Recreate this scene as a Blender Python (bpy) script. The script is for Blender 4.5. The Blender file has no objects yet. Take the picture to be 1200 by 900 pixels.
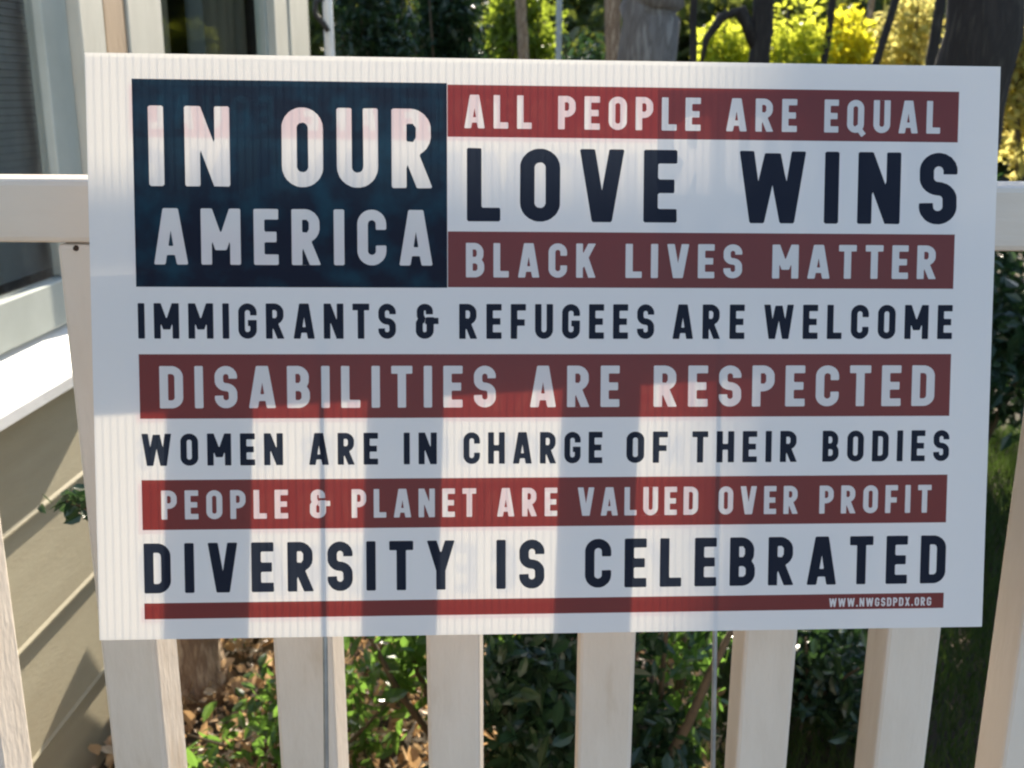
import bpy, bmesh, math, random
import numpy as np
from mathutils import Vector, Matrix
from mathutils.geometry import delaunay_2d_cdt
rad = math.radians
SC = bpy.context.scene
COL = SC.collection
random.seed(7)
RNG = np.random.default_rng(11)

# ------------------------------------------------------------------ camera, world, sun, exposure
CAM_Z = 1.43
F_PX, PITCH, YAW, ROLL = 1244.4, rad(15.2665), rad(2.0541), rad(0.2414)
F_ = Vector((math.sin(-YAW) * math.cos(PITCH), math.cos(YAW) * math.cos(PITCH), -math.sin(PITCH)))
R0 = Vector((math.cos(YAW), math.sin(YAW), 0)); U0 = R0.cross(F_)
R_ = math.cos(ROLL) * R0 + math.sin(ROLL) * U0
U_ = -math.sin(ROLL) * R0 + math.cos(ROLL) * U0
cam = bpy.data.cameras.new('camera')
cam_o = bpy.data.objects.new('camera', cam); COL.objects.link(cam_o)
cam.sensor_width = 36.0; cam.lens = F_PX / 1200 * 36
cam.clip_start = 0.02; cam.clip_end = 400
cam.dof.use_dof = True; cam.dof.focus_distance = 0.78; cam.dof.aperture_fstop = 14.0
m = Matrix((R_, U_, -F_)).transposed().to_4x4(); m.translation = (0, 0, CAM_Z)
cam_o.matrix_world = m
SC.camera = cam_o

SUN_E, SUN_A = rad(23.0), rad(7.0)          # elevation; azimuth from +Y towards +X
w = bpy.data.worlds.new('World'); SC.world = w; w.use_nodes = True
nt = w.node_tree
sky = nt.nodes.new('ShaderNodeTexSky'); sky.sky_type = 'NISHITA'; sky.sun_disc = False
sky.sun_elevation = SUN_E; sky.sun_rotation = SUN_A; sky.air_density = 1.0; sky.dust_density = 1.0
nt.links.new(sky.outputs[0], nt.nodes['Background'].inputs[0])
nt.nodes['Background'].inputs[1].default_value = 0.12
sl = bpy.data.lights.new('sun', 'SUN'); sl.energy = 5.0; sl.angle = rad(0.75); sl.color = (1.0, 0.90, 0.74)
so = bpy.data.objects.new('sun', sl); COL.objects.link(so)
SUN_D = Vector((math.sin(SUN_A) * math.cos(SUN_E), math.cos(SUN_A) * math.cos(SUN_E), math.sin(SUN_E)))
so.rotation_euler = SUN_D.to_track_quat('Z', 'Y').to_euler(); so.location = (0, 20, 20)
SC.view_settings.view_transform = 'Standard'; SC.view_settings.look = 'None'
SC.view_settings.gamma = 1.0; SC.view_settings.use_curve_mapping = False
SC.view_settings.exposure = 1.55
SC.render.engine = 'CYCLES'
SC.cycles.filter_width = 2.2; SC.cycles.max_bounces = 10; SC.cycles.transparent_max_bounces = 24
SC.cycles.transmission_bounces = 8; SC.cycles.sample_clamp_indirect = 6.0


def ray(px, py):
    return F_ + R_ * ((px - 600) / F_PX) + U_ * ((450 - py) / F_PX)


def at(px, py, Y):
    """world point seen at a photo pixel, at distance Y along the house wall"""
    d = ray(px, py); d = d * (Y / d.y)
    return Vector((d.x, d.y, d.z + CAM_Z))


def sunward(p, Y):
    """the point of the sun ray through p at distance Y"""
    t = (Y - p[1]) / SUN_D.y
    return Vector(p) + SUN_D * t


# ------------------------------------------------------------------ materials
def mat(name, base, rough=0.7, var=None, scale=6.0, stretch=(1, 1, 1), bump=0.0, bscale=60.0, transl=0.0, tcol=None,
        spec=0.3, island=False, detail=5.0, lo=0.38, hi=0.65):
    M = bpy.data.materials.new(name); M.use_nodes = True
    n = M.node_tree; L = n.links; b = n.nodes['Principled BSDF']
    b.inputs['Roughness'].default_value = rough
    b.inputs['Specular IOR Level'].default_value = spec
    b.inputs['Base Color'].default_value = (*base, 1)
    tc = n.nodes.new('ShaderNodeTexCoord'); mp = n.nodes.new('ShaderNodeMapping')
    mp.inputs['Scale'].default_value = stretch
    L.new(tc.outputs['Object'], mp.inputs['Vector'])
    colsock = None
    if var is not None:
        ra = n.nodes.new('ShaderNodeValToRGB')
        cols = [base] + (var if isinstance(var, list) else [var])
        while len(ra.color_ramp.elements) < len(cols): ra.color_ramp.elements.new(0.5)
        for i, c in enumerate(cols):
            e = ra.color_ramp.elements[i]; e.color = (*c, 1)
            e.position = (i / (len(cols) - 1)) if island else lo + (hi - lo) * i / (len(cols) - 1)
        if island:
            g = n.nodes.new('ShaderNodeNewGeometry'); L.new(g.outputs['Random Per Island'], ra.inputs[0])
        else:
            no = n.nodes.new('ShaderNodeTexNoise'); no.inputs['Scale'].default_value = scale
            no.inputs['Detail'].default_value = detail; no.inputs['Roughness'].default_value = 0.6
            L.new(mp.outputs[0], no.inputs['Vector']); L.new(no.outputs[0], ra.inputs[0])
        colsock = ra.outputs[0]; L.new(colsock, b.inputs['Base Color'])
    if bump:
        no2 = n.nodes.new('ShaderNodeTexNoise'); no2.inputs['Scale'].default_value = bscale
        no2.inputs['Detail'].default_value = 6
        L.new(mp.outputs[0], no2.inputs['Vector'])
        bp = n.nodes.new('ShaderNodeBump'); bp.inputs['Strength'].default_value = bump
        bp.inputs['Distance'].default_value = 0.01
        L.new(no2.outputs[0], bp.inputs['Height']); L.new(bp.outputs[0], b.inputs['Normal'])
    if transl:
        t = n.nodes.new('ShaderNodeBsdfTranslucent'); mx = n.nodes.new('ShaderNodeMixShader')
        t.inputs[0].default_value = (*(tcol or base), 1)
        if colsock is not None and tcol is not None:
            mc = n.nodes.new('ShaderNodeMix'); mc.data_type = 'RGBA'; mc.blend_type = 'MIX'
            mc.inputs[0].default_value = 0.6
            L.new(colsock, mc.inputs[6]); mc.inputs[7].default_value = (*tcol, 1)
            L.new(mc.outputs[2], t.inputs[0])
        mx.inputs[0].default_value = transl
        out = n.nodes['Material Output']
        L.new(b.outputs[0], mx.inputs[1]); L.new(t.outputs[0], mx.inputs[2]); L.new(mx.outputs[0], out.inputs[0])
    return M


def sheet_mat(name, col, tcol, transl, var=None, scale=120, gloss=0.03):
    """front sheet of the corrugated plastic: diffuse print, some light let through"""
    M = bpy.data.materials.new(name); M.use_nodes = True
    n = M.node_tree; L = n.links; n.nodes.remove(n.nodes['Principled BSDF'])
    d = n.nodes.new('ShaderNodeBsdfDiffuse'); d.inputs[0].default_value = (*col, 1)
    t = n.nodes.new('ShaderNodeBsdfTranslucent'); t.inputs[0].default_value = (*tcol, 1)
    if var is not None:
        tc = n.nodes.new('ShaderNodeTexCoord'); no = n.nodes.new('ShaderNodeTexNoise')
        no.inputs['Scale'].default_value = scale; no.inputs['Detail'].default_value = 3
        ra = n.nodes.new('ShaderNodeValToRGB')
        ra.color_ramp.elements[0].position = 0.45; ra.color_ramp.elements[0].color = (*col, 1)
        ra.color_ramp.elements[1].position = 0.72; ra.color_ramp.elements[1].color = (*var, 1)
        L.new(tc.outputs['Object'], no.inputs['Vector']); L.new(no.outputs[0], ra.inputs[0])
        L.new(ra.outputs[0], d.inputs[0])
    mx = n.nodes.new('ShaderNodeMixShader'); mx.inputs[0].default_value = transl
    g = n.nodes.new('ShaderNodeBsdfGlossy'); g.inputs['Roughness'].default_value = 0.42
    m2 = n.nodes.new('ShaderNodeMixShader'); m2.inputs[0].default_value = gloss
    L.new(d.outputs[0], mx.inputs[1]); L.new(t.outputs[0], mx.inputs[2])
    L.new(mx.outputs[0], m2.inputs[1]); L.new(g.outputs[0], m2.inputs[2])
    L.new(m2.outputs[0], n.nodes['Material Output'].inputs[0])
    return M


def clear_mat(name, tint, diff, fac):
    """half clear plastic: fac of it blocks and scatters"""
    M = bpy.data.materials.new(name); M.use_nodes = True
    n = M.node_tree; L = n.links; n.nodes.remove(n.nodes['Principled BSDF'])
    tr = n.nodes.new('ShaderNodeBsdfTransparent'); tr.inputs[0].default_value = (*tint, 1)
    d = n.nodes.new('ShaderNodeBsdfDiffuse'); d.inputs[0].default_value = (*diff, 1)
    t = n.nodes.new('ShaderNodeBsdfTranslucent'); t.inputs[0].default_value = (*diff, 1)
    a = n.nodes.new('ShaderNodeMixShader'); a.inputs[0].default_value = 0.5
    mx = n.nodes.new('ShaderNodeMixShader'); mx.inputs[0].default_value = fac
    L.new(d.outputs[0], a.inputs[1]); L.new(t.outputs[0], a.inputs[2])
    L.new(tr.outputs[0], mx.inputs[1]); L.new(a.outputs[0], mx.inputs[2])
    L.new(mx.outputs[0], n.nodes['Material Output'].inputs[0])
    return M


def glass_mat(name, base=0.26, k=0.7):
    M = bpy.data.materials.new(name); M.use_nodes = True
    n = M.node_tree; L = n.links; n.nodes.remove(n.nodes['Principled BSDF'])
    tr = n.nodes.new('ShaderNodeBsdfTransparent'); tr.inputs[0].default_value = (0.93, 0.96, 0.95, 1)
    g = n.nodes.new('ShaderNodeBsdfGlossy'); g.inputs['Roughness'].default_value = 0.03
    lw = n.nodes.new('ShaderNodeLayerWeight'); lw.inputs[0].default_value = 0.5
    pw = n.nodes.new('ShaderNodeMath'); pw.operation = 'POWER'; pw.inputs[1].default_value = 3.2
    fr = n.nodes.new('ShaderNodeMath'); fr.operation = 'MULTIPLY_ADD'; fr.inputs[1].default_value = k; fr.inputs[2].default_value = base
    L.new(lw.outputs['Facing'], pw.inputs[0]); L.new(pw.outputs[0], fr.inputs[0])
    mx = n.nodes.new('ShaderNodeMixShader')
    L.new(fr.outputs[0], mx.inputs[0]); L.new(tr.outputs[0], mx.inputs[1]); L.new(g.outputs[0], mx.inputs[2])
    L.new(mx.outputs[0], n.nodes['Material Output'].inputs[0])
    return M


M_WHITE = sheet_mat('sign_white', (0.85, 0.82, 0.835), (0.92, 0.845, 0.71), 0.16)
M_LETW = sheet_mat('sign_white_letters', (0.74, 0.72, 0.74), (0.88, 0.82, 0.74), 0.17)
M_RED = sheet_mat('sign_red', (0.165, 0.026, 0.027), (0.38, 0.055, 0.042), 0.15)
M_NAVY = sheet_mat('sign_navy', (0.013, 0.017, 0.036), (0.03, 0.04, 0.06), 0.2, gloss=0.008)
M_FIELD = sheet_mat('sign_blue_field', (0.009, 0.010, 0.026), (0.02, 0.05, 0.085), 0.17, var=(0.010, 0.042, 0.072), scale=44, gloss=0.008)
M_BACKW = clear_mat('sign_back_white', (0.97, 0.95, 0.92), (0.8, 0.8, 0.8), 0.30)
M_BACKR = clear_mat('sign_back_red', (0.95, 0.66, 0.62), (0.5, 0.2, 0.2), 0.35)
M_BACKN = clear_mat('sign_back_navy', (0.46, 0.48, 0.54), (0.03, 0.04, 0.08), 0.40)
M_BACKL = clear_mat('sign_back_letters', (0.80, 0.80, 0.84), (0.3, 0.3, 0.36), 0.32)
M_WEB = clear_mat('sign_flute', (0.97, 0.97, 0.97), (0.85, 0.85, 0.85), 0.16)
M_EDGE = mat('sign_edge', (0.85, 0.85, 0.85), 0.5, transl=0.4, tcol=(0.95, 0.93, 0.88))
M_WIRE = mat('galvanised_wire', (0.30, 0.31, 0.32), 0.45, var=(0.42, 0.42, 0.42), scale=40)
M_WIRE.node_tree.nodes['Principled BSDF'].inputs['Metallic'].default_value = 0.6
M_PAINT = mat('old_white_paint', (0.80, 0.71, 0.625), 0.55, var=[(0.75, 0.655, 0.565), (0.56, 0.44, 0.32)], scale=7,
              stretch=(2.2, 2.2, 0.7), bump=0.10, bscale=70, lo=0.42, hi=0.78)
M_RAILP = mat('old_white_paint_rail', (0.80, 0.71, 0.625), 0.55, var=[(0.75, 0.655, 0.565), (0.56, 0.45, 0.33)], scale=7,
              stretch=(0.5, 2.2, 2.2), bump=0.10, bscale=60, lo=0.42, hi=0.78)
M_SIDING = mat('tan_siding', (0.36, 0.315, 0.22), 0.7, var=(0.41, 0.365, 0.26), scale=3, stretch=(1, 0.5, 3), bump=0.12, bscale=120)
M_TRIM = mat('house_trim', (0.60, 0.58, 0.51), 0.5, var=(0.50, 0.48, 0.42), scale=5, stretch=(1, 1, 0.4), bump=0.06)
M_SASH = mat('sash_paint', (0.50, 0.53, 0.49), 0.45, var=(0.43, 0.46, 0.42), scale=5)
M_SILL = mat('sill_paint', (0.80, 0.80, 0.80), 0.5, var=(0.70, 0.69, 0.67), scale=9, stretch=(1, 0.3, 1), bump=0.1)
M_GLASS = glass_mat('window_glass')
M_GLASS2 = glass_mat('low_reflection_glass', 0.02, 0.0)  # plain glass with its reflection turned down, so the pane stays dark
M_SIDING_LIT = mat('sunlit_siding_tone', (0.42, 0.29, 0.18), 0.7, var=(0.34, 0.23, 0.14), scale=6, stretch=(2, 2, 0.4), bump=0.1)  # siding as the sun tints it, put into the base colour
M_BLIND = mat('blind_slats', (0.82, 0.84, 0.83), 0.5, var=(0.72, 0.75, 0.74), scale=3)
M_CURTAIN = mat('curtain', (0.42, 0.43, 0.40), 0.8, var=(0.28, 0.30, 0.29), scale=3, stretch=(1, 6, 0.3))
M_ROOM = mat('dark_room', (0.03, 0.03, 0.03), 0.9)
M_ROOF = mat('roof_shingle', (0.10, 0.09, 0.085), 0.9, var=(0.06, 0.055, 0.05), scale=20, bump=0.3)
M_FOUND = mat('foundation', (0.25, 0.24, 0.23), 0.9, var=(0.18, 0.17, 0.16), scale=9, bump=0.3)
M_DECK = mat('deck_boards', (0.30, 0.24, 0.18), 0.75, var=(0.22, 0.17, 0.13), scale=8, stretch=(0.3, 3, 1), bump=0.2)
M_SOIL = mat('soil', (0.075, 0.055, 0.038), 0.95, var=[(0.05, 0.04, 0.025), (0.13, 0.09, 0.055)], scale=5, bump=0.6, bscale=25)
M_GRASS = mat('grass', (0.030, 0.058, 0.016), 0.7, var=[(0.045, 0.08, 0.02), (0.07, 0.09, 0.03)], island=True, transl=0.3, tcol=(0.12, 0.2, 0.03))
M_LITTER = mat('dead_leaves', (0.46, 0.29, 0.17), 0.45, var=[(0.60, 0.44, 0.28), (0.30, 0.17, 0.09), (0.72, 0.60, 0.44), (0.36, 0.21, 0.12)],
               island=True, transl=0.35, tcol=(0.75, 0.48, 0.22), spec=0.5)
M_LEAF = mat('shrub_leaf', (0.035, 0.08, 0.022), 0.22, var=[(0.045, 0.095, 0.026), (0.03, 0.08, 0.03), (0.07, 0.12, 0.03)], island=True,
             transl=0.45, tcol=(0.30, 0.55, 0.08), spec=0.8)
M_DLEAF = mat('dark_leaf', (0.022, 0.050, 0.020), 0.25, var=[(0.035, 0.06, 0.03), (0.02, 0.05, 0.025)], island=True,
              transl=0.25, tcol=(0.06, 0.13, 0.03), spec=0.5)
M_YLEAF = mat('yellow_leaf', (0.30, 0.30, 0.03), 0.5, var=[(0.36, 0.33, 0.04), (0.26, 0.30, 0.03)], island=True,
              transl=0.75, tcol=(1.0, 0.92, 0.05), spec=0.3)
M_GLEAF = mat('green_gold_leaf', (0.09, 0.12, 0.02), 0.5, var=[(0.06, 0.10, 0.02), (0.12, 0.13, 0.02)], island=True,
              transl=0.55, tcol=(0.50, 0.62, 0.06), spec=0.3)
M_YGLEAF = mat('chartreuse_leaf', (0.20, 0.25, 0.04), 0.5, var=[(0.14, 0.20, 0.03), (0.26, 0.28, 0.05)], island=True,
               transl=0.68, tcol=(0.85, 0.88, 0.08), spec=0.3)
M_OLEAF = mat('amber_leaf', (0.42, 0.36, 0.10), 0.5, var=[(0.32, 0.30, 0.07), (0.50, 0.36, 0.12)], island=True,
              transl=0.55, tcol=(1.0, 0.92, 0.32), spec=0.3)
M_BARK = mat('grey_bark', (0.20, 0.19, 0.185), 0.9, var=[(0.14, 0.13, 0.125), (0.27, 0.26, 0.25)], scale=10, stretch=(3, 3, 0.5), bump=0.7, bscale=22)
M_DBARK = mat('dark_bark', (0.045, 0.038, 0.034), 0.9, var=[(0.03, 0.026, 0.024), (0.07, 0.06, 0.05)], scale=10, stretch=(3, 3, 0.4), bump=0.8, bscale=20)
M_BBARK = mat('brown_bark', (0.40, 0.28, 0.18), 0.9, var=[(0.22, 0.14, 0.09), (0.52, 0.39, 0.27)], scale=12, stretch=(3, 3, 0.5), bump=0.7, bscale=30)
M_CUT = mat('cut_wood', (0.42, 0.30, 0.18), 0.85, var=(0.3, 0.2, 0.12), scale=8, bump=0.3)
M_STEM = mat('stem', (0.12, 0.085, 0.05), 0.85, var=(0.08, 0.06, 0.035), scale=20)
M_POLE = mat('white_pole_paint', (0.82, 0.82, 0.80), 0.45, var=(0.70, 0.69, 0.65), scale=12, stretch=(1, 1, 0.3))
M_GPOLE = mat('grey_pole', (0.45, 0.46, 0.42), 0.5, var=(0.35, 0.36, 0.33), scale=12)
M_NAIL = mat('rusty_nail', (0.07, 0.045, 0.03), 0.8)
M_BLACK = mat('dark_iron', (0.03, 0.03, 0.03), 0.5)


# ------------------------------------------------------------------ helpers
def empty(name, loc, label, cat, group=None):
    o = bpy.data.objects.new(name, None); COL.objects.link(o); o.location = loc
    o.empty_display_size = 0.1
    return tag(o, label, cat, group)


def tag(o, label, cat, group=None, kind=None):
    if label: o['label'] = label
    if cat: o['category'] = cat
    if group: o['group'] = group
    if kind: o['kind'] = kind
    return o


def link(name, me, material, parent=None, kind=None):
    """vertices are in world space; the mesh is shifted so that its parent's location is the origin"""
    o = bpy.data.objects.new(name, me); COL.objects.link(o)
    if material: me.materials.append(material)
    if parent:
        o.parent = parent
        wl = Vector(parent.location)
        if parent.parent: wl = wl + Vector(parent.parent.location)
        me.transform(Matrix.Translation(-wl))
    if kind: o['kind'] = kind
    return o


def from_arrays(name, V, Fc, material, parent=None, smooth=False, kind=None):
    me = bpy.data.meshes.new(name); me.from_pydata([tuple(v) for v in V], [], [tuple(f) for f in Fc]); me.update()
    if smooth: me.polygons.foreach_set('use_smooth', [True] * len(me.polygons))
    return link(name, me, material, parent, kind)


def from_bm(name, bm, material, parent=None, smooth=False, kind=None):
    me = bpy.data.meshes.new(name); bm.to_mesh(me); bm.free()
    if smooth: me.polygons.foreach_set('use_smooth', [True] * len(me.polygons))
    return link(name, me, material, parent, kind)


def add_box(bm, lo, hi, bev=0.0, seg=2):
    r = bmesh.ops.create_cube(bm, size=1.0)
    vs = r['verts']
    c = [(a + b) / 2 for a, b in zip(lo, hi)]; s = [b - a for a, b in zip(lo, hi)]
    for v in vs: v.co = Vector([c[i] + v.co[i] * s[i] for i in range(3)])
    if bev:
        es = list({e for v in vs for e in v.link_edges})
        bmesh.ops.bevel(bm, geom=es, offset=bev, segments=seg, affect='EDGES', profile=0.5)


def box(name, lo, hi, material, parent=None, bev=0.002, kind=None):
    bm = bmesh.new(); add_box(bm, lo, hi, bev)
    return from_bm(name, bm, material, parent, kind=kind)


def tube_arrays(pts, rs, n=10, wob=0.0, cap=True):
    pts = [Vector(p) for p in pts]; V = []; Fc = []
    t0 = (pts[1] - pts[0]).normalized()
    ref = Vector((1, 0, 0)) if abs(t0.x) < 0.8 else Vector((0, 1, 0))
    x = t0.cross(ref).normalized()
    for i, p in enumerate(pts):
        t = (pts[min(i + 1, len(pts) - 1)] - pts[max(i - 1, 0)]).normalized()
        x = (x - t * x.dot(t)).normalized(); y = t.cross(x)
        for k in range(n):
            a = 2 * math.pi * k / n
            r = rs[i] * (1 + wob * (random.random() - 0.5))
            V.append(p + (x * math.cos(a) + y * math.sin(a)) * r)
    for i in range(len(pts) - 1):
        for k in range(n):
            a, b = i * n + k, i * n + (k + 1) % n
            Fc.append((a, b, b + n, a + n))
    if cap:
        Fc.append(tuple(range(n - 1, -1, -1))); o = (len(pts) - 1) * n; Fc.append(tuple(range(o, o + n)))
    return V, Fc


class MB:
    def __init__(s): s.V = []; s.F = []
    def add(s, V, Fc):
        o = len(s.V); s.V += [tuple(v) for v in V]; s.F += [tuple(i + o for i in f) for f in Fc]
    def tube(s, pts, rs, n=8, wob=0.0): s.add(*tube_arrays(pts, rs, n, wob))
    def build(s, name, material, parent=None, smooth=True, kind=None):
        return from_arrays(name, s.V, s.F, material, parent, smooth, kind)


def unit(a): return a / np.maximum(np.linalg.norm(a, axis=1, keepdims=True), 1e-9)


def leaves(P, size, up=0.5, wid=0.45, near=False, droop=0.0, flat=False):
    """P: N x 3 leaf base points -> pointed, folded leaves of random direction"""
    N = len(P); P = np.asarray(P, float)
    d = RNG.normal(size=(N, 3)); d[:, 2] -= droop; d = unit(d)
    nn = RNG.normal(size=(N, 3)) * (0.28 if flat else 1.0); nn[:, 2] += up * 2
    if flat: d[:, 2] *= 0.25; d = unit(d)
    nn = unit(nn - d * (nn * d).sum(1, keepdims=True)); b = np.cross(nn, d)
    s = (size * RNG.uniform(0.6, 1.35, N))[:, None]
    if not near:
        V = np.stack([P, P + d * s * 0.5 + b * s * wid * 0.5 + nn * s * 0.08, P + d * s, P + d * s * 0.5 - b * s * wid * 0.5 + nn * s * 0.08], 1)
        base = np.arange(N)[:, None] * 4
        Fc = np.concatenate([base + [0, 1, 2], base + [0, 2, 3]], 0)
        return V.reshape(-1, 3), Fc
    h = wid * 0.5
    curl = nn * s * RNG.uniform(-0.2, 0.25, (N, 1))
    V = np.stack([P, P + d * s * 0.3 + b * s * h * 0.9 + nn * s * 0.07, P + d * s * 0.68 + b * s * h * 0.8 + nn * s * 0.06 + curl * 0.5, P + d * s + curl,
                  P + d * s * 0.68 - b * s * h * 0.8 + nn * s * 0.06 + curl * 0.5, P + d * s * 0.3 - b * s * h * 0.9 + nn * s * 0.07,
                  P + d * s * 0.33, P + d * s * 0.68 + curl * 0.4], 1)
    base = np.arange(N)[:, None] * 8
    F4 = [(0, 1, 6), (0, 6, 5), (1, 2, 7, 6), (6, 7, 4, 5), (2, 3, 7), (7, 3, 4)]
    Fc = []
    for i in range(N):
        o = i * 8
        for f in F4: Fc.append(tuple(o + k for k in f))
    return V.reshape(-1, 3), Fc


def puffs(c, r, n, k=14, R=.38):
    c = np.array(c, float); r = np.array(r, float)
    cc = unit(RNG.normal(size=(k, 3))) * RNG.uniform(0.25, 1.0, (k, 1)) * np.maximum(r - R * .8, .05)
    cr = R * RNG.uniform(.6, 1.15, k); idx = RNG.integers(0, k, n)
    return c + cc[idx] + unit(RNG.normal(size=(n, 3))) * cr[idx][:, None] * RNG.uniform(.35, 1.0, (n, 1)) ** .6


def blob(c, r, n, k=7, shell=0.45):
    """points gathered in k uneven clumps inside an ellipsoid"""
    c = np.array(c, float); r = np.array(r, float)
    cc = unit(RNG.normal(size=(k, 3))) * RNG.uniform(0.2, 0.85, (k, 1))
    cr = RNG.uniform(0.28, 0.55, k)
    idx = RNG.integers(0, k, n)
    p = cc[idx] + unit(RNG.normal(size=(n, 3))) * (cr[idx][:, None]) * RNG.uniform(shell, 1.0, (n, 1)) ** 0.7
    return c + p * r


# ================================================================== SETTING
def build_ground():
    bm = bmesh.new()
    xs = [-120, -60, -30, -15, -8, -5] + [-4 + i * 0.4 for i in range(26)] + [8, 12, 20, 40, 80, 120]
    ys = [-120, -60, -20, -6, -3] + [-2 + i * 0.4 for i in range(30)] + [11, 13, 16, 20, 28, 40, 70, 150]
    g = []
    for y in ys:
        row = []
        for x in xs:
            hgt = 0.02 * math.sin(x * 2.1 + y) + 0.02 * math.sin(y * 1.7 - x * 0.8)
            if y > 6: hgt += 0.012 * (min(y, 40) - 6)
            row.append(bm.verts.new((x, y, hgt - 0.02)))
        g.append(row)
    for j in range(len(ys) - 1):
        for i in range(len(xs) - 1):
            bm.faces.new((g[j][i], g[j][i + 1], g[j + 1][i + 1], g[j + 1][i]))
    from_bm('ground', bm, M_SOIL, smooth=True, kind='structure')


build_ground()

# deck the railing and the stake stand on
DECK = CAM_Z - 1.0
bm = bmesh.new()
y = -1.6
while y < 0.95:
    add_box(bm, (-0.985, y, DECK - 0.03), (2.2, y + 0.135, DECK), 0.004)
    y += 0.142
add_box(bm, (-0.98, 0.90, DECK - 0.22), (2.2, 0.938, DECK - 0.033), 0.003)
add_box(bm, (-0.98, -1.55, DECK - 0.22), (2.2, -1.51, DECK - 0.033), 0.003)
for x in (-0.9, 0.6, 2.1):
    add_box(bm, (x - 0.05, 0.79, -0.05), (x + 0.05, 0.89, DECK - 0.035), 0.003)
    add_box(bm, (x - 0.05, -1.5, -0.05), (x + 0.05, -1.4, DECK - 0.035), 0.003)
from_bm('deck', bm, M_DECK, kind='structure')


# ================================================================== HOUSE
XW = -1.0
house = empty('house', (XW, 0.6, 0), 'tan clapboard house with pale trimmed windows to the left of the railing', 'house')
PIT = 0.237
BUT0 = CAM_Z - 0.795
TILT, Y_A, Y_B = 0.018, -3.0, 4.14
openings = [(0.2, 2.42, CAM_Z - 0.53, CAM_Z + 1.0), (2.56, 4.13, CAM_Z - 0.50, CAM_Z + 1.0)]
zs = [BUT0 + PIT * k for k in range(-3, 13)]
bm = bmesh.new()
for z in zs:
    top = z + PIT
    if z < -0.12: continue
    # split the board round the window openings
    spans = [(Y_A, Y_B)]
    for (a, b, z0, z1) in openings:
        if z + PIT * 0.5 > z0 and z + PIT * 0.5 < z1:
            out = []
            for (s0, s1) in spans:
                if b <= s0 or a >= s1: out.append((s0, s1)); continue
                if a > s0: out.append((s0, a))
                if b < s1: out.append((b, s1))
            spans = out
    for (s0, s1) in spans:
        co = [(XW + .0035, z), (XW + .0035, z + .004), (XW - .0005, z + .010), (XW - TILT + .005, top), (XW - TILT + .0037, top + 0.02), (XW - TILT - 0.02, top + 0.02), (XW - 0.02, z)]
        v = []
        for yy in (s0, s1): v.append([bm.verts.new((c[0], yy, c[1])) for c in co])
        for i in range(7):
            j = (i + 1) % 7
            bm.faces.new((v[0][j], v[0][i], v[1][i], v[1][j]))
        bm.faces.new(v[0]); bm.faces.new(v[1][::-1])
bmesh.ops.recalc_face_normals(bm, faces=bm.faces)
from_bm('wall', bm, M_SIDING, house)
bm = bmesh.new()                                           # sheathing behind the boards, back and end walls, one room
add_box(bm, (XW - 5.0, Y_A, 0.0), (XW - 4.9, Y_B + 0.3, 3.4))
add_box(bm, (XW - 4.9, Y_B + 0.16, 0.0), (XW - 0.06, Y_B + 0.30, 3.4))
add_box(bm, (XW - 4.9, Y_A, 0.0), (XW - 0.06, Y_A + 0.12, 3.4))
add_box(bm, (XW - 0.09, Y_A + 0.12, 0.3), (XW - 0.045, 0.18, 3.4))
add_box(bm, (XW - 0.09, 2.44, 0.3), (XW - 0.045, 2.55, 3.4))
add_box(bm, (XW - 0.09, 0.18, 2.44), (XW - 0.045, Y_B + 0.15, 3.4))
add_box(bm, (XW - 0.09, 0.18, 0.3), (XW - 0.045, 2.44, CAM_Z - 0.53))
add_box(bm, (XW - 0.09, 2.55, 0.3), (XW - 0.045, Y_B + 0.15, CAM_Z - 0.50))
from_bm('inner_wall', bm, M_ROOM, house)
box('foundation', (XW - 0.9, Y_A + 0.05, -0.1), (XW - 0.045, Y_B + 0.28, 0.04), M_FOUND, house)
box('corner_board', (XW - 0.10, Y_B + 0.003, 0.05), (XW + 0.018, Y_B + 0.32, 3.38), M_TRIM, house)
bm = bmesh.new()
add_box(bm, (XW - 5.3, Y_A - 0.3, 3.41), (XW + 0.22, Y_B + 0.6, 3.50), 0.01)
v = [bm.verts.new(p) for p in ((XW - 5.35, Y_A - 0.32, 3.505), (XW + 0.25, Y_A - 0.32, 3.505), (XW + 0.25, Y_B + 0.62, 3.505), (XW - 5.35, Y_B + 0.62, 3.505),
                               (XW - 2.5, Y_A - 0.32, 5.0), (XW - 2.5, Y_B + 0.62, 5.0))]
for f in ((0, 1, 4), (1, 2, 5, 4), (2, 3, 5), (3, 0, 4, 5), (3, 2, 1, 0)): bm.faces.new([v[i] for i in f])
from_bm('roof', bm, M_ROOF, house)


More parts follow.
